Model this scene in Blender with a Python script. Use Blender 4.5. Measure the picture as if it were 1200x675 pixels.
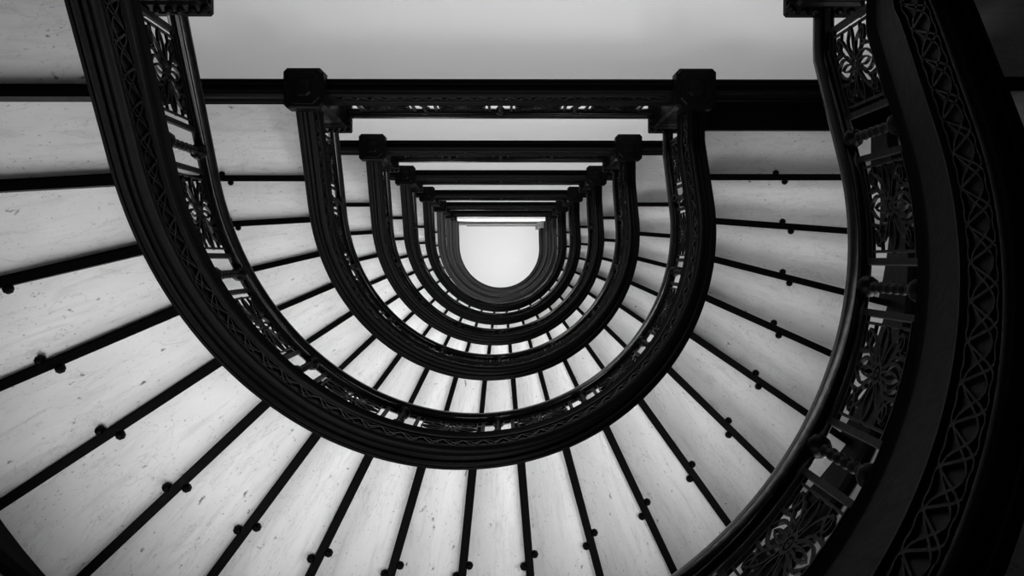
import bpy, math, random
from mathutils import Matrix, Vector
for o in list(bpy.data.objects):
    bpy.data.objects.remove(o)
random.seed(4)
SC = bpy.context.scene
COL = SC.collection
PI = math.pi
sin, cos = math.sin, math.cos

# ------------------------------------------------------------------ numbers
RX, RY = 1.25, 1.2792          # half width and depth of the open well (metres)
L = -0.7222                    # y of the landing edge (world +y is down in the picture)
SQ = PI * (RX + RY) / 2
SLEN = 2 * -L + SQ             # length of one flight along the well
D0, D1 = 0.01, 0.0564
LEVEL = [-0.7014, 3.4168, 7.575, 11.4859, 15.3213, 19.7449, 23.9436, 27.9, 31.9, 36.4]
TOP = 40.7
RWALL = 2.66
YBACK = -4.4
SLABH = 0.43
YR1, YR20 = -0.20, -0.195

# ------------------------------------------------------------------ camera
CX, CY = 0.0097, 0.3571
a_, b_, c_ = 0.0256, -0.009, 0.0
M = (Matrix(((1, 0, 0), (0, cos(a_), -sin(a_)), (0, sin(a_), cos(a_)))) @
     Matrix(((cos(b_), 0, sin(b_)), (0, 1, 0), (-sin(b_), 0, cos(b_)))) @
     Matrix(((cos(c_), -sin(c_), 0), (sin(c_), cos(c_), 0), (0, 0, 1))))
cam = bpy.data.cameras.new('camera')
camo = bpy.data.objects.new('camera', cam)
COL.objects.link(camo)
W = Matrix((M[0], -M[1], -M[2])).transposed().to_4x4()
W.translation = (CX, CY, 0)
camo.matrix_world = W
cam.sensor_width = 36
cam.lens = 36 * 1345 / 1200
cam.clip_start = 0.02
cam.clip_end = 200
SC.camera = camo

# ------------------------------------------------------------------ world, light, exposure
world = bpy.data.worlds.new('world')
SC.world = world
world.use_nodes = True
world.node_tree.nodes['Background'].inputs[0].default_value = (1, 1, 1, 1)
world.node_tree.nodes['Background'].inputs[1].default_value = 0.6
SC.view_settings.view_transform = 'Standard'
SC.view_settings.look = 'None'
SC.view_settings.gamma = 1
SC.view_settings.use_curve_mapping = False
SC.view_settings.exposure = 0.0
# daylight entering at each window: (angle on the curved wall, watts)
WIN = [(44, 0.92), (74, 0.66), (105, 0.68), (136, 1.05)]
WATTS = [76, 74, 78, 80, 84, 84, 90, 100, 100, 24]
BACK_FILL_W = [4, 76, 108, 118, 120, 130, 130, 130, 110, 30]  # watts of the lamps added at the back to lift the landing undersides
WINW = 17.0


def tz(t):
    return min(max((t - D0) / (1 - D0 - D1), 0), 1)


def t_of_angle(deg):
    return (-L + deg / 180 * SQ) / SLEN


def win_z(n, deg):
    """bottom and top of the window of storey n at this angle of the curved wall"""
    H = (LEVEL[n + 1] if n < 9 else TOP) - LEVEL[n]
    zt = LEVEL[n] + (H * tz(t_of_angle(deg)) if n < 9 else 0)
    return zt + 1.05, zt + (2.9 if n < 9 else 3.1)


for n in range(10):
    for deg, k in WIN:
        za, zb = win_z(n, deg)
        ld = bpy.data.lights.new('window_daylight', 'AREA')
        ld.shape = 'RECTANGLE'
        ld.size = 0.70
        ld.size_y = zb - za - 0.1
        ld.energy = WATTS[n] * k
        lo = bpy.data.objects.new('window_daylight', ld)
        COL.objects.link(lo)
        r = RWALL + 0.22
        a = math.radians(deg)
        lo.location = (-r * cos(a), r * sin(a), (za + zb) / 2)
        d = Vector((cos(a), -sin(a), 0.12))
        lo.rotation_euler = d.to_track_quat('-Z', 'Y').to_euler()


# unseen back wall openings, added with lamps to brighten landing undersides: (x0, x1), bottom and top
BACK_FILL_GAPS = [(-1.35, -0.1), (0.1, 1.35)]
for n in range(10):
    for x0, x1 in BACK_FILL_GAPS:
        ld = bpy.data.lights.new('added_back_fill', 'AREA')
        ld.shape = 'RECTANGLE'
        ld.size = x1 - x0 - 0.1
        ld.size_y = 1.5
        ld.energy = BACK_FILL_W[n]
        lo = bpy.data.objects.new('added_back_fill', ld)
        COL.objects.link(lo)
        lo.location = ((x0 + x1) / 2, YBACK - 0.2, LEVEL[n] + SLABH + 0.17 + 1.7)
        lo.rotation_euler = Vector((0, 1, 0.10)).to_track_quat('-Z', 'Y').to_euler()


# ------------------------------------------------------------------ materials
def mat(name, col, rough=0.5, spec=0.5):
    m = bpy.data.materials.new(name)
    m.use_nodes = True
    b = m.node_tree.nodes['Principled BSDF']
    b.inputs['Base Color'].default_value = (col, col, col, 1)
    b.inputs['Roughness'].default_value = rough
    b.inputs['Specular IOR Level'].default_value = spec
    return m


def iron_mat(name, col, rough, spec, bump=0.15):
    m = mat(name, col, rough, spec)
    nt = m.node_tree
    b = nt.nodes['Principled BSDF']
    tc = nt.nodes.new('ShaderNodeTexCoord')
    nz = nt.nodes.new('ShaderNodeTexNoise')
    nz.inputs['Scale'].default_value = 28
    nz.inputs['Detail'].default_value = 3
    nt.links.new(tc.outputs['Object'], nz.inputs['Vector'])
    bp = nt.nodes.new('ShaderNodeBump')
    bp.inputs['Strength'].default_value = bump
    bp.inputs['Distance'].default_value = 0.01
    nt.links.new(nz.outputs['Fac'], bp.inputs['Height'])
    nt.links.new(bp.outputs['Normal'], b.inputs['Normal'])
    mr = nt.nodes.new('ShaderNodeMapRange')
    mr.inputs['To Min'].default_value = rough - 0.08
    mr.inputs['To Max'].default_value = rough + 0.12
    nt.links.new(nz.outputs['Fac'], mr.inputs['Value'])
    nt.links.new(mr.outputs['Result'], b.inputs['Roughness'])
    return m


def marble_mat():
    m = mat('white_marble', 0.75, 0.55, 0.3)
    nt = m.node_tree
    N, K = nt.nodes, nt.links
    b = N['Principled BSDF']
    uv = N.new('ShaderNodeUVMap')
    uv.uv_map = 'UVMap'
    oi = N.new('ShaderNodeObjectInfo')
    add = N.new('ShaderNodeVectorMath')
    add.operation = 'MULTIPLY_ADD'
    cmb = N.new('ShaderNodeCombineXYZ')
    for i in range(3):
        K.new(oi.outputs['Random'], cmb.inputs[i])
    K.new(cmb.outputs[0], add.inputs[0])
    add.inputs[1].default_value = (37, 53, 71)
    K.new(uv.outputs[0], add.inputs[2])

    def noise(sx, sy, scale, det, rough=0.6, dist=0.0):
        mp = N.new('ShaderNodeMapping')
        mp.inputs['Scale'].default_value = (sx, sy, 1)
        K.new(add.outputs[0], mp.inputs['Vector'])
        n = N.new('ShaderNodeTexNoise')
        n.inputs['Scale'].default_value = scale
        n.inputs['Detail'].default_value = det
        n.inputs['Roughness'].default_value = rough
        n.inputs['Distortion'].default_value = dist
        K.new(mp.outputs[0], n.inputs['Vector'])
        return n.outputs['Fac']

    def ramp(f, stops):
        r = N.new('ShaderNodeValToRGB')
        e = r.color_ramp.elements
        e[0].position, e[0].color = stops[0][0], (stops[0][1],) * 3 + (1,)
        e[1].position, e[1].color = stops[-1][0], (stops[-1][1],) * 3 + (1,)
        for p, c in stops[1:-1]:
            x = e.new(p)
            x.color = (c, c, c, 1)
        K.new(f, r.inputs[0])
        return r.outputs[0]

    def mul(x, y):
        n = N.new('ShaderNodeMix')
        n.data_type = 'RGBA'
        n.blend_type = 'MULTIPLY'
        n.inputs['Factor'].default_value = 1
        K.new(x, n.inputs[6])
        K.new(y, n.inputs[7])
        return n.outputs[2]
    broad = ramp(noise(1.0, 2.2, 1.6, 4), [(0.3, 0.72), (0.7, 0.86)])
    streak = ramp(noise(1.2, 9, 3.2, 6, 0.7, 0.6), [(0.33, 0.86), (0.50, 1.0)])
    vein = ramp(noise(1.2, 3.2, 1.3, 6, 0.6, 1.4), [(0.0, 1), (0.49, 1), (0.497, 0.80), (0.504, 1), (1, 1)])
    speck = ramp(noise(1, 1.8, 17, 3, 0.55), [(0.24, 0.22), (0.32, 1.0)])
    spot = ramp(noise(1, 1.6, 55, 2, 0.5), [(0.24, 0.55), (0.34, 1.0)])
    K.new(mul(mul(mul(broad, streak), mul(speck, vein)), spot), b.inputs['Base Color'])
    return m


IRON = iron_mat('black_iron', 0.0008, 0.42, 0.035)
IRON_S = iron_mat('black_iron_soffit', 0.0009, 0.42, 0.032)
RAILM = iron_mat('polished_dark_handrail', 0.0008, 0.20, 0.20, 0.05)
IRON_UP = iron_mat('light_lifted_iron', 0.010, 0.45, 0.12)  # same iron with a lighter colour, standing in for light on the top flights
MARBLE = marble_mat()
PLASTER = mat('smooth_plaster', 0.72, 0.8, 0.2)
WALLP = mat('painted_wall_plaster', 0.22, 0.85, 0.2)
CEIL = mat('white_ceiling_plaster', 0.88, 0.8, 0.2)
FLOORM = mat('stone_floor', 0.12, 0.5, 0.3)
PALE = iron_mat('haze_paled_iron', 0.13, 0.45, 0.4)  # iron paled in its colour to imitate the far top fading lighter
FRAMEM = mat('dark_window_frame', 0.03, 0.5, 0.3)


# ------------------------------------------------------------------ mesh helpers
class MB:
    def __init__(s):
        s.v, s.f, s.uv = [], [], {}

    def quad_ring(s, rings, closed=True, cap=True):
        """rings: list of equal length point loops -> skin"""
        n = len(rings[0])
        b = len(s.v)
        for r in rings:
            s.v.extend(r)
        for i in range(len(rings) - 1):
            for j in range(n if closed else n - 1):
                k = (j + 1) % n
                s.f.append((b + i * n + j, b + i * n + k, b + (i + 1) * n + k, b + (i + 1) * n + j))
        if cap:
            s.f.append(tuple(b + j for j in range(n))[::-1])
            e = b + (len(rings) - 1) * n
            s.f.append(tuple(e + j for j in range(n)))

    def box(s, x0, x1, y0, y1, z0, z1):
        s.quad_ring([[(x0, y0, z), (x1, y0, z), (x1, y1, z), (x0, y1, z)] for z in (z0, z1)])

    def chamf(s, cx, cy, h, c, levels):
        """chamfered square stack; levels = [(z, half, chamfer)]"""
        rings = []
        for z, hh, cc in levels:
            rings.append([(cx + x, cy + y, z) for x, y in
                          ((-hh + cc, -hh), (hh - cc, -hh), (hh, -hh + cc), (hh, hh - cc),
                           (hh - cc, hh), (-hh + cc, hh), (-hh, hh - cc), (-hh, -hh + cc))])
        s.quad_ring(rings)

    def lathe(s, cx, cy, prof, n=10):
        s.quad_ring([[(cx + r * cos(2 * PI * i / n), cy + r * sin(2 * PI * i / n), z) for i in range(n)]
                     for r, z in prof])

    def prism(s, poly, z0, z1):
        s.quad_ring([[(x, y, z0) for x, y in poly], [(x, y, z1) for x, y in poly]])

    def build(s, name, m, parent=None, smooth=False, uv=None):
        me = bpy.data.meshes.new(name)
        me.from_pydata([tuple(v) for v in s.v], [], s.f)
        if uv:
            l = me.uv_layers.new(name='UVMap')
            for lp in me.loops:
                l.data[lp.index].uv = uv(me.vertices[lp.vertex_index].co)
        me.materials.append(m)
        import bmesh
        bm = bmesh.new()
        bm.from_mesh(me)
        bmesh.ops.recalc_face_normals(bm, faces=bm.faces)
        bm.to_mesh(me)
        bm.free()
        if smooth:
            me.shade_smooth() if hasattr(me, 'shade_smooth') else None
            for p in me.polygons:
                p.use_smooth = True
            try:
                me.set_sharp_from_angle(angle=math.radians(38))
            except Exception:
                pass
        o = bpy.data.objects.new(name, me)
        COL.objects.link(o)
        if parent:
            o.parent = parent
            o.matrix_parent_inverse = parent.matrix_world.inverted()
        return o


def thing(name, label, cat, loc, group=None):
    o = bpy.data.objects.new(name, None)
    COL.objects.link(o)
    o.location = loc
    o.empty_display_size = 0.1
    o.matrix_world = Matrix.Translation(loc)
    o['label'] = label
    o['category'] = cat
    if group:
        o['group'] = group
    return o


def plan(t, off):
    s = t * SLEN
    if s < -L:
        return -RX - off, L + s
    if s <= -L + SQ:
        a = (s + L) / SQ * PI
        return -(RX + off) * cos(a), (RY + off) * sin(a)
    return RX + off, -(s + L - SQ)


def drop(n, t):
    """the lowest flight has a deeper stringer"""
    return 0.12 * min(max((0.985 - t) / 0.05, 0), 1) if n == 0 else 0.0


def sweep(mb, prof, n, H, t0=0.0, t1=1.0, seg=110, z=None):
    rings = []
    for i in range(seg + 1):
        t = t0 + (t1 - t0) * i / seg
        zz = LEVEL[n] + H * tz(t)
        r = []
        for off, dz in prof:
            x, y = plan(t, off)
            r.append((x, y, zz + dz - (drop(n, t) if dz < 0.31 else 0)))
        rings.append(r)
    mb.quad_ring(rings)


def strip(mb, pts, w, d0, d1, mapf, closed=False):
    """a flat bar of width w along 2-D points (s,h), depth d0..d1, mapped by mapf(s,h,off)"""
    n = len(pts)
    rings = []
    for i in range(n):
        if closed:
            a, b = pts[(i - 1) % n], pts[(i + 1) % n]
        else:
            a, b = pts[max(i - 1, 0)], pts[min(i + 1, n - 1)]
        dx, dy = b[0] - a[0], b[1] - a[1]
        q = math.hypot(dx, dy) or 1
        nx, ny = -dy / q * w / 2, dx / q * w / 2
        x, y = pts[i]
        rings.append([mapf(x + nx, y + ny, d0), mapf(x - nx, y - ny, d0),
                      mapf(x - nx, y - ny, d1), mapf(x + nx, y + ny, d1)])
    if closed:
        rings.append(rings[0])
    mb.quad_ring(rings, cap=not closed)


# ------------------------------------------------------------------ ironwork patterns
def lancet(ang, r0, r1, wid, n=6, cy=0.23, sx=1.0):
    """pointed loop petal from r0 to r1 at this angle"""
    pts = []
    for i in range(n + 1):
        u = i / n
        pts.append((r0 + (r1 - r0) * u, wid * sin(PI * u) ** 0.8))
    for i in range(n - 1, 0, -1):
        u = i / n
        pts.append((r0 + (r1 - r0) * u, -wid * sin(PI * u) ** 0.8))
    c, s = cos(ang), sin(ang)
    return [((x * c - y * s) * sx, cy + x * s + y * c) for x, y in pts]


def arc(cx, cy, r, a0, a1, n=8, ry=None):
    ry = ry or r
    return [(cx + r * cos(a0 + (a1 - a0) * i / n), cy + ry * sin(a0 + (a1 - a0) * i / n)) for i in range(n + 1)]


def panel_shapes(pw, ph, full=True):
    """list of (points, width, closed)"""
    hw = pw / 2
    cy = ph / 2
    out = []
    fw = 0.020
    out.append(([(-hw, 0), (-hw, ph)], fw, False))
    out.append(([(hw, 0), (hw, ph)], fw, False))
    out.append(([(-hw, 0.008), (hw, 0.008)], 0.018, False))
    out.append(([(-hw, ph - 0.008), (hw, ph - 0.008)], 0.018, False))
    out.append(([(-hw, 0.055), (hw, 0.055)], 0.009, False))
    out.append(([(-hw, ph - 0.055), (hw, ph - 0.055)], 0.009, False))
    out.append(([(-hw + 0.032, 0.055), (-hw + 0.032, ph - 0.055)], 0.007, False))
    out.append(([(hw - 0.032, 0.055), (hw - 0.032, ph - 0.055)], 0.007, False))
    out.append((arc(0, cy, 0.030, 0, 2 * PI, 10)[:-1], 0.012, True))
    out.append((arc(0, cy, 0.010, 0, 2 * PI, 6)[:-1], 0.012, True))
    for k in range(4):
        a = PI / 4 + k * PI / 2
        out.append((lancet(a, 0.030, 0.205, 0.026, 6, cy, 0.86), 0.009, True))
    for k in (0, 2):
        out.append((lancet(k * PI / 2, 0.030, hw - 0.03, 0.030, 5, cy), 0.009, True))
    for k in (1, 3):
        out.append((lancet(k * PI / 2, 0.030, cy - 0.055, 0.040, 6, cy), 0.009, True))
        out.append((lancet(k * PI / 2, 0.030, cy - 0.10, 0.014, 5, cy), 0.007, True))
    if full:
        for sx in (-1, 1):
            for sy in (-1, 1):
                # corner scrolls
                out.append(([(x * sx, cy + sy * y) for x, y in
                             arc(hw - 0.035, cy - 0.06, 0.085, PI, 1.5 * PI, 6)], 0.009, False))
                out.append(([(x * sx, cy + sy * y) for x, y in
                             arc(hw - 0.075, cy - 0.115, 0.026, -0.4, 1.6 * PI, 8)], 0.008, False))
                out.append(([(x * sx, cy + sy * y) for x, y in
                             [(0.0, 0.03), (0.045, 0.075), (0.06, 0.12), (0.052, cy - 0.055)]], 0.008, False))
    return out


PH = 0.50
PW = 0.352
PZ = 0.475


def bead_profile(z0, z1, r=0.017):
    """collared baluster with a string of beads"""
    p = [(0.010, z0), (0.026, z0 + 0.003), (0.036, z0 + 0.025), (0.034, z0 + 0.05), (0.022, z0 + 0.068), (0.010, z0 + 0.074)]
    a, b = z0 + 0.074, z1 - 0.074
    nb = 6
    st = (b - a) / nb
    for i in range(nb):
        c = a + st * (i + 0.5)
        p += [(0.009, c - st * 0.48), (r * 0.8, c - st * 0.3), (r * 1.12, c), (r * 0.8, c + st * 0.3), (0.009, c + st * 0.48)]
    p += [(0.010, z1 - 0.074), (0.022, z1 - 0.068), (0.034, z1 - 0.05), (0.036, z1 - 0.025), (0.026, z1 - 0.003), (0.010, z1)]
    return p


STRINGER = [(0.100, 0.00), (0.100, 0.40), (0.070, 0.455), (-0.012, 0.455), (-0.017, 0.445), (-0.010, 0.43),
            (0.002, 0.41), (0.004, 0.40), (0.004, 0.305), (-0.008, 0.300), (-0.010, 0.285), (0.004, 0.278), (0.006, 0.045),
            (-0.004, 0.042), (-0.014, 0.030), (-0.017, 0.014), (-0.012, -0.002), (0.0, -0.012), (0.014, -0.014), (0.027, -0.006),
            (0.034, 0.008), (0.036, 0.026), (0.058, 0.028), (0.060, 0.006), (0.066, -0.001), (0.074, 0.0), (0.078, 0.010), (0.086, 0.010), (0.088, -0.002)]
HANDRAIL = [(-0.012, 1.000), (-0.030, 1.022), (-0.034, 1.045), (-0.028, 1.068), (-0.010, 1.085), (0.010, 1.090),
            (0.032, 1.083), (0.044, 1.066), (0.047, 1.045), (0.043, 1.022), (0.034, 1.000), (0.028, 1.006), (0.022, 1.0), (0.0, 1.0), (-0.006, 1.006)]
LOWRAIL = [(0.0, 0.455), (-0.002, 0.475), (0.006, 0.482), (0.034, 0.482), (0.044, 0.475), (0.042, 0.455)]


def fret_shapes(total, full):
    """interlaced raised lattice, as (s,h) polylines between h=.055 and .265"""
    out = []
    per = 0.30
    ns = 18 if full else 8
    n = int(total / per * ns)
    for ph in (0, 1, 2):
        pts = []
        for i in range(n + 1):
            s = total * i / n
            x = s / per + ph / 3
            pts.append((s, 0.155 + 0.100 * sin(2 * PI * x) + 0.022 * sin(6 * PI * x)))
        out.append(pts)
    for ph in (0, 1):
        pts = []
        for i in range(n + 1):
            s = total * i / n
            x = s / per * 1.5 + ph / 2
            pts.append((s, 0.155 + 0.065 * sin(2 * PI * x + 0.6)))
        out.append(pts)
    return out


# ------------------------------------------------------------------ the room
ANG0 = [3.3 + 10.14 * k for k in range(18)]


def wall_poly(r, y0=YBACK):
    pts = [(-r, y0)]
    for i in range(49):
        a = PI * i / 48
        pts.append((-r * cos(a), r * sin(a)))
    pts.append((r, y0))
    return pts


def struct(o):
    o['kind'] = 'structure'
    return o


ZF = LEVEL[0] + SLABH
mb = MB()
mb.prism(wall_poly(RWALL + 0.3, YBACK - 0.3), ZF - 0.2, ZF)
struct(mb.build('floor', FLOORM))
mb = MB()
mb.prism(wall_poly(RWALL + 0.3, YBACK - 0.3), TOP, TOP + 0.2)
struct(mb.build('ceiling', CEIL))
mb = MB()
xs = [-RWALL - 0.3, -1.35, -0.1, 0.1, 1.35, RWALL + 0.3]
for i in range(0, 6, 2):
    mb.box(xs[i], xs[i + 1], YBACK - 0.3, YBACK, ZF, TOP)
for x0, x1 in BACK_FILL_GAPS:
    zs = [ZF]
    for n in range(10):
        zc = LEVEL[n] + SLABH + 0.17 + 1.7
        zs += [zc - 0.8, zc + 0.8]
    zs.append(TOP)
    for j in range(0, len(zs), 2):
        mb.box(x0, x1, YBACK - 0.3, YBACK, zs[j], zs[j + 1])
struct(mb.build('wall_back', WALLP))
for sx, nm in ((-1, 'wall_left'), (1, 'wall_right')):
    mb = MB()
    x0, x1 = sorted((sx * RWALL, sx * (RWALL + 0.3)))
    mb.box(x0, x1, YBACK, 0, ZF, TOP)
    struct(mb.build(nm, WALLP))
# curved wall, solid between the windows
mb = MB()
edges = [0.0]
for deg, k in WIN:
    edges += [deg - WINW / 2, deg + WINW / 2]
edges.append(180.0)
for i in range(len(edges) - 1):
    d0, d1 = edges[i], edges[i + 1]
    m = max(2, int((d1 - d0) / 6))
    if i % 2:
        deg = WIN[i // 2][0]
        zs = [ZF]
        for n in range(10):
            zs += list(win_z(n, deg))
        zs.append(TOP)
        spans = [(zs[j], zs[j + 1]) for j in range(0, len(zs), 2)]
    else:
        spans = [(ZF, TOP)]
    for z0, z1 in spans:
        rings = []
        for j in range(m + 1):
            a = math.radians(d0 + (d1 - d0) * j / m)
            ca, sa = -cos(a), sin(a)
            rings.append([(RWALL * ca, RWALL * sa, z0), ((RWALL + .3) * ca, (RWALL + .3) * sa, z0),
                          ((RWALL + .3) * ca, (RWALL + .3) * sa, z1), (RWALL * ca, RWALL * sa, z1)])
        mb.quad_ring(rings)
struct(mb.build('wall_front', WALLP))
wn = 0
for n in range(10):
    for deg, k in WIN:
        wn += 1
        za, zb = win_z(n, deg)
        mb = MB()
        hw = math.radians(WINW / 2)

        def wf(s, h, off, deg=deg):
            a = math.radians(deg) + s
            r = RWALL + 0.10 + off
            return (-r * cos(a), r * sin(a), h)
        for s0 in (-hw + 0.01, 0, hw - 0.01):
            strip(mb, [(s0, za), (s0, zb)], 0.02, 0, 0.05, wf)
        for h0 in (za + 0.025, (za + zb) / 2, zb - 0.025):
            strip(mb, [(-hw, h0), (0, h0), (hw, h0)], 0.05, 0.005, 0.045, wf)
        struct(mb.build('window_%d' % wn, FRAMEM))
    for x0, x1 in BACK_FILL_GAPS:  # frames for the added back openings, put in for the fill light
        wn += 1
        zc = LEVEL[n] + SLABH + 0.17 + 1.7
        mb = MB()
        for xx in (x0 + 0.03, (x0 + x1) / 2, x1 - 0.03):
            mb.box(xx - 0.03, xx + 0.03, YBACK - 0.14, YBACK - 0.09, zc - 0.8, zc + 0.8)
        for zz in (zc - 0.77, zc, zc + 0.77):
            mb.box(x0, x1, YBACK - 0.135, YBACK - 0.095, zz - 0.03, zz + 0.03)
        struct(mb.build('window_%d' % wn, FRAMEM))

# ------------------------------------------------------------------ stair flights
ORD = ['lowest', 'second', 'third', 'fourth', 'fifth', 'sixth', 'seventh', 'eighth', 'topmost']
FL_LABEL = [
    'dark foreground stair flight nearest the camera, cut off by the right picture edge',
    'large stair flight of broad white marble treads filling the lower half of the picture',
    'second marble stair flight ring inward, its treads framed by the large dark curve',
    'third marble stair flight ring inward, treads small and bright between black curves',
    'fourth stair flight ring inward, a narrow arc of small pale treads',
    'fifth stair flight ring inward, thin sliver of pale treads',
    'sixth stair flight ring inward, far up, treads barely showing',
    'seventh stair flight ring inward, far up beside the white opening',
    'topmost stair flight, the innermost dark ring around the white ceiling opening',
]
RL_LABEL = [
    'black ornate iron stair railing in the right foreground with beaded balusters and star panels',
    'black iron railing curving over the large marble flight, outermost full U in the picture',
    'black iron railing of the second U shaped ring inward',
    'black iron railing of the third U shaped ring inward',
    'black iron railing of the fourth U shaped ring inward',
    'black iron railing of the fifth U shaped ring inward',
    'black iron railing of the sixth U shaped ring inward, far up',
    'dark iron railing of the seventh U shaped ring inward, far up',
    'innermost iron railing, directly around the white ceiling opening',
]


def ray_wall(a):
    return (-(RWALL - 0.02) * cos(a), (RWALL - 0.02) * sin(a))


def tread_poly(k):
    """plan of tread k (0 and 20 are the landing ends)"""
    ri = 1.352
    ro = RWALL - 0.02
    if k == 0:
        return [(-ri, L - 0.10), (-ri, YR1), (-ro, YR1), (-ro, L - 0.10)]
    if k == 20:
        return [(ri, L - 0.10), (ri, YR20), (ro, YR20), (ro, L - 0.10)]

    def line(j):      # riser j: inner and outer point
        if j == 1:
            return (-ri, YR1), (-ro, YR1)
        if j == 20:
            return (ri, YR20), (ro, YR20)
        a = math.radians(ANG0[j - 2])
        return (-ri * cos(a), (ri + 0.029) * sin(a)), (-ro * cos(a), ro * sin(a))
    a0, b0 = line(k)
    a1, b1 = line(k + 1)
    inner, outer = [a0], [b0]
    if k == 1:
        inner.append((-ri, 0.0)); outer.append((-ro, 0.0))
    if k == 19:
        inner.append((ri, 0.0)); outer.append((ro, 0.0))
    if 2 <= k <= 18:
        a = math.radians((ANG0[k - 2] + ANG0[k - 1]) / 2)
        inner.append((-ri * cos(a), (ri + 0.029) * sin(a)))
        outer.append((-ro * cos(a), ro * sin(a)))
    inner.append(a1); outer.append(b1)
    return inner + outer[::-1]


def riser_line(j):
    ri, ro = 1.352, RWALL - 0.03
    if j == 1:
        return Vector((-ri, YR1)), Vector((-ro, YR1))
    if j == 20:
        return Vector((ri, YR20)), Vector((ro, YR20))
    a = math.radians(ANG0[j - 2])
    return Vector((-ri * cos(a), (ri + 0.029) * sin(a))), Vector((-ro * cos(a), ro * sin(a)))


for n in range(9):
    z0 = LEVEL[n]
    H = LEVEL[n + 1] - z0
    h = H / 20
    full = n < 4
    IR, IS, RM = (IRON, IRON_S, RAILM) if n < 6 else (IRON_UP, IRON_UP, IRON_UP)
    fl = thing('stair_flight', FL_LABEL[n], 'stairs', (0, RY, z0), 'curved marble stair flights')
    # treads
    for k in range(1, 20):
        poly = tread_poly(k)
        zt = z0 + SLABH + h * k
        mb = MB()
        mb.prism(poly, zt, zt + 0.035)
        cx = sum(p[0] for p in poly) / len(poly)
        cy = sum(p[1] for p in poly) / len(poly)
        if k in (1, 19):
            ua = 0.0
        else:
            ua = math.atan2(cy, cx)
        ca, sa = cos(ua), sin(ua)
        mb.build('tread', MARBLE, fl, uv=lambda v, ca=ca, sa=sa: (v.x * ca + v.y * sa, -v.x * sa + v.y * ca))
    # risers with their bottom flange
    for j in range(1, 21):
        a, b = riser_line(j)
        zt = z0 + SLABH + h * (j - 1)
        d = (b - a).normalized()
        q = Vector((-d.y, d.x))
        mb = MB()

        def bar(hw, za, zb, ofs=0.0):
            mb.prism([tuple(a + q * (hw + ofs)), tuple(b + q * (hw + ofs)), tuple(b - q * (hw - ofs)), tuple(a - q * (hw - ofs))], za, zb)
        bar(0.021, zt - 0.022, zt - 0.001)
        bar(0.013, zt - 0.030, zt - 0.022)
        bar(0.008, zt - 0.001, zt + h + 0.0)
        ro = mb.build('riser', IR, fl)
        if n < 6:
            for sgn, rad in ((1, 1.93), (-1, 1.87)):
                p = a + d * (rad - 1.352) + q * sgn * 0.030
                mb = MB()
                mb.lathe(p.x, p.y, [(0.004, zt - 0.034), (0.014, zt - 0.031), (0.020, zt - 0.020), (0.021, zt - 0.008), (0.021, zt - 0.001)], 8)
                mb.build('bolt', IR, ro, smooth=True)
    # stringer
    mb = MB()
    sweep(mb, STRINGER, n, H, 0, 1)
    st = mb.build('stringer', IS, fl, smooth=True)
    mb = MB()

    def fm(s, hh, off):
        t = min(max(s / SLEN, 0), 1)
        x, y = plan(t, off)
        return (x, y, z0 + H * tz(t) + hh - drop(n, t))
    for pts in fret_shapes(SLEN, full):
        strip(mb, pts, 0.008, -0.006, 0.008, fm)
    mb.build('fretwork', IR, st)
    # wall string
    mb = MB()
    seg = 90
    rings = []
    for i in range(seg + 1):
        t = i / seg
        zz = z0 + H * tz(t)
        r = []
        for ro_, dz in ((RWALL - 0.075, 0.10), (RWALL - 0.055, 0.06), (RWALL - 0.015, 0.06), (RWALL - 0.015, 0.62), (RWALL - 0.075, 0.62)):
            s = t * SLEN
            if s < -L:
                x, y = -ro_, L + s
            elif s <= -L + SQ:
                aa = (s + L) / SQ * PI
                x, y = -ro_ * cos(aa), ro_ * sin(aa)
            else:
                x, y = ro_, -(s + L - SQ)
            r.append((x, y, zz + dz))
        rings.append(r)
    mb.quad_ring(rings)
    mb.build('wall_string', IR, fl)
    if n == 1:      # the extra iron soffit plate at the head of this flight
        mb = MB()
        mb.box(1.352, RWALL - 0.03, L + 0.0, -0.545, LEVEL[2] + 0.385, LEVEL[2] + 0.41)
        mb.box(1.352, RWALL - 0.03, -0.565, -0.53, LEVEL[2] + 0.365, LEVEL[2] + 0.428)
        mb.build('soffit_plate', IR, fl)

    # railing
    rl = thing('stair_railing', RL_LABEL[n], 'railing', (0, RY, z0 + 0.46), 'curved iron stair railings')
    mb = MB()
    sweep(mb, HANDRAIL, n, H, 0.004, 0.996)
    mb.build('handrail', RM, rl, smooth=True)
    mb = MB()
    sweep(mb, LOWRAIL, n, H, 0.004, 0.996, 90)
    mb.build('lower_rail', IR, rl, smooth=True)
    pitch = 0.0955
    sh = panel_shapes(PW, PH, n < 5)
    for k in range(10):
        tc = 0.0205 + pitch * (k + 0.5)
        mb = MB()

        def pm(s, hh, off, tc=tc):
            t = min(max(tc + s / SLEN, 0.0), 1.0)
            x, y = plan(t, off)
            return (x, y, z0 + H * tz(t) + PZ + hh)
        for pts, w, cl in sh:
            if not cl and len(pts) == 2 and abs(pts[0][1] - pts[1][1]) < 1e-6:
                (xa, ya), (xb, yb) = pts
                pts = [(xa + (xb - xa) * i / 4, ya) for i in range(5)]
            strip(mb, pts, w, 0.010, 0.010 + (0.018 if w > 0.015 else 0.011), pm, cl)
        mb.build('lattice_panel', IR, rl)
        if k < 9:
            t = 0.0205 + pitch * (k + 1)
            x, y = plan(t, 0.018)
            zz = z0 + H * tz(t)
            mb = MB()
            mb.lathe(x, y, bead_profile(zz + 0.475, zz + 1.005), 10 if full else 6)
            mb.build('beaded_baluster', IR, rl, smooth=True)

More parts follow.
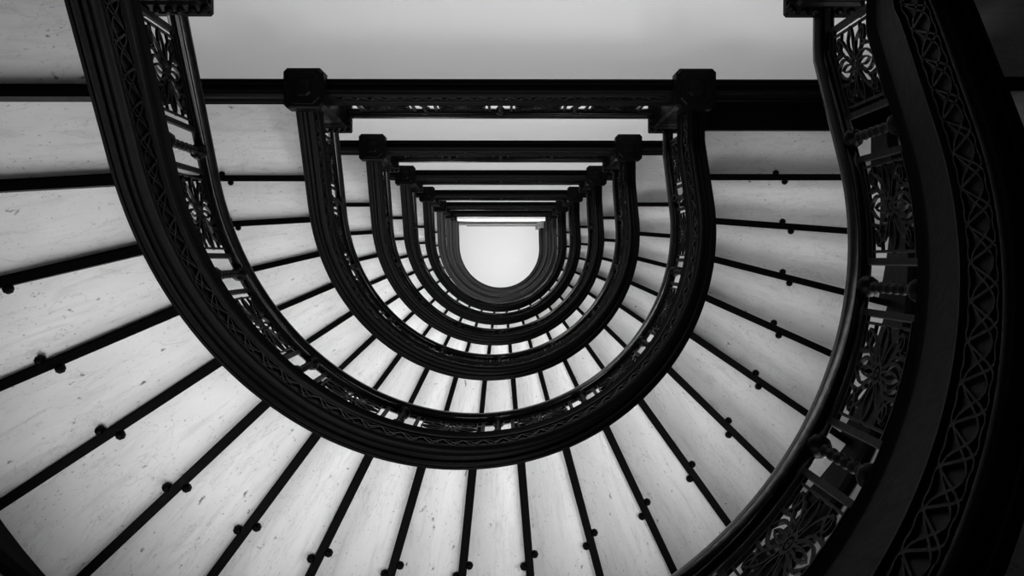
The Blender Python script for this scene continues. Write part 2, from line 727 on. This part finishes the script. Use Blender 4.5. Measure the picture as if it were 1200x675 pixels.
# ------------------------------------------------------------------ landings, their railings and the newel posts
LD_LABEL = ['',
            'nearest landing above, at the top picture edge and mostly cut off',
            'large landing with smooth grey underside and long black edge beam near the picture top',
            'second landing inward, pale underside strip beneath the large edge beam',
            'third landing inward, its black beam between two small square pendants',
            'fourth landing inward, a narrow black beam with thin pale strip',
            'fifth landing inward, thin dark beam far up the well',
            'sixth landing inward, thin grey beam far up the well',
            'seventh landing inward, plain pale parapet edge far up',
            'topmost landing, thin grey line at the top of the white opening']
ZL = ['nearest', 'large', 'second inward', 'third inward', 'fourth inward', 'fifth inward', 'sixth inward', 'seventh inward', 'topmost']
for n in range(1, 10):
    z = LEVEL[n]
    ld = thing('stair_landing', LD_LABEL[n], 'landing', (0, L, z), 'stair landings')
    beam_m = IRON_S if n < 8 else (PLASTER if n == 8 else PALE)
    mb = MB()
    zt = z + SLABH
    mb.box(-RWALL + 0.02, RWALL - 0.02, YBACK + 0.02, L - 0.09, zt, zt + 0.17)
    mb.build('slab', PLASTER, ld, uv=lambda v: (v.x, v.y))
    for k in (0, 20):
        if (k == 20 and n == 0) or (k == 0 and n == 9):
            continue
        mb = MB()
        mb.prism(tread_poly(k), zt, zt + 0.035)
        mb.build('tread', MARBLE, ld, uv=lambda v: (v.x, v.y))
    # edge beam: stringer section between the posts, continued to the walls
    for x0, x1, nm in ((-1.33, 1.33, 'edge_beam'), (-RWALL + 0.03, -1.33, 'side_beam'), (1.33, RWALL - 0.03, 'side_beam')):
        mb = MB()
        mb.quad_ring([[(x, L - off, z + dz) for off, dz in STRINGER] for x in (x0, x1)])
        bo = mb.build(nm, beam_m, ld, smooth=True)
        if nm == 'edge_beam' and n in range(1, 8):
            mb = MB()
            for pts in fret_shapes(2.2, n < 4):
                strip(mb, pts, 0.010, -0.006, 0.008, lambda s, hh, off: (-1.1 + s, L - off, z + hh))
            mb.build('fretwork', IRON_S, bo)
    # railing
    if n == 0:
        continue
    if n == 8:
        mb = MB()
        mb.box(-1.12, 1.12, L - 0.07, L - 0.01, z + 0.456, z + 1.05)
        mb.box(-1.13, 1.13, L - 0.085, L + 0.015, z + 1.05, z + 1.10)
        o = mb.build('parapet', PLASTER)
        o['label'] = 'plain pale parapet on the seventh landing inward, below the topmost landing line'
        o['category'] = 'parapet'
    else:
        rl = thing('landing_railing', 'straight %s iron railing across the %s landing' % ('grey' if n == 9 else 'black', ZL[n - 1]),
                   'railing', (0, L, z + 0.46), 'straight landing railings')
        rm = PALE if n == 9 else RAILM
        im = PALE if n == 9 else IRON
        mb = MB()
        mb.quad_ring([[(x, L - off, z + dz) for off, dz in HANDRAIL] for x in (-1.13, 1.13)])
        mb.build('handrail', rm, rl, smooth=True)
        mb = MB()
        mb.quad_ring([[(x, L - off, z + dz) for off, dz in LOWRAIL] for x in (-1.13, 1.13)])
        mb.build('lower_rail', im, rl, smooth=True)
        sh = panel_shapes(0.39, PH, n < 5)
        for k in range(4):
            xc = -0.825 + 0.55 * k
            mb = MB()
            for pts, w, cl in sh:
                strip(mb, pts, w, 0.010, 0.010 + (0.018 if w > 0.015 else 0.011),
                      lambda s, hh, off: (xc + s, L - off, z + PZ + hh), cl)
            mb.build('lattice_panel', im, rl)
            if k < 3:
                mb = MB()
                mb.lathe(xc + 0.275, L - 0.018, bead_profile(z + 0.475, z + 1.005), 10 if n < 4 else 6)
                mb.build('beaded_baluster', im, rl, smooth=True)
    for sx, side in ((-1, 'left'), (1, 'right')):
        if n == 8 or (n == 9 and sx < 0):
            continue
        x, y = sx * 1.268, -0.742
        nw = thing('newel_post', 'square dark newel post with pendant, at the %s end of the %s landing' % (side, ZL[n - 1]),
                   'newel post', (x, y, z), 'newel posts at the landing corners')
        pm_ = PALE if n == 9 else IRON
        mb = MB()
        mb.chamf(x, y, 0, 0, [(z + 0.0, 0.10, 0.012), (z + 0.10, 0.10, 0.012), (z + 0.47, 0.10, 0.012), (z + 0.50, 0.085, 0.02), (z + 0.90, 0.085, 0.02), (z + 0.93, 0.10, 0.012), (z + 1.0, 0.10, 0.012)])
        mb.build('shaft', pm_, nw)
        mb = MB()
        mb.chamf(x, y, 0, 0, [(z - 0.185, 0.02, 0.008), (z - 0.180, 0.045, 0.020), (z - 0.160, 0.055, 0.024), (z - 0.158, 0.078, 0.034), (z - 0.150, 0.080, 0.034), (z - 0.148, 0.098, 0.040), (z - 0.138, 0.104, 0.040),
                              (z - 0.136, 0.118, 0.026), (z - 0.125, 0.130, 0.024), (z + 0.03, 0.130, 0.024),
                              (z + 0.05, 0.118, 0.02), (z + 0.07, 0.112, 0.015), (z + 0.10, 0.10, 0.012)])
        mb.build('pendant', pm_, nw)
        mb = MB()
        mb.chamf(x, y, 0, 0, [(z + 0.94, 0.102, 0.01), (z + 0.96, 0.118, 0.01), (z + 0.98, 0.120, 0.01), (z + 0.995, 0.132, 0.012),
                              (z + 1.03, 0.145, 0.012), (z + 1.05, 0.147, 0.01), (z + 1.055, 0.154, 0.01), (z + 1.085, 0.158, 0.01), (z + 1.12, 0.145, 0.02), (z + 1.135, 0.10, 0.02)])
        # row of small eggs under the cap's edge
        if n < 5:
            for i in range(7):
                u = -0.135 + 0.045 * i
                for px, py in ((u, -0.146), (u, 0.146), (-0.146, u), (0.146, u)):
                    mb.lathe(x + px, y + py, [(0.003, z + 1.003), (0.013, z + 1.012), (0.017, z + 1.028), (0.012, z + 1.046), (0.004, z + 1.052)], 6)
        mb.build('cap', pm_, nw)
        mb = MB()
        mb.lathe(x, y, [(0.05, z + 1.13), (0.035, z + 1.15), (0.03, z + 1.165), (0.06, z + 1.19), (0.075, z + 1.225), (0.065, z + 1.265), (0.035, z + 1.295), (0.01, z + 1.305)], 14)
        mb.build('finial', pm_, nw, smooth=True)
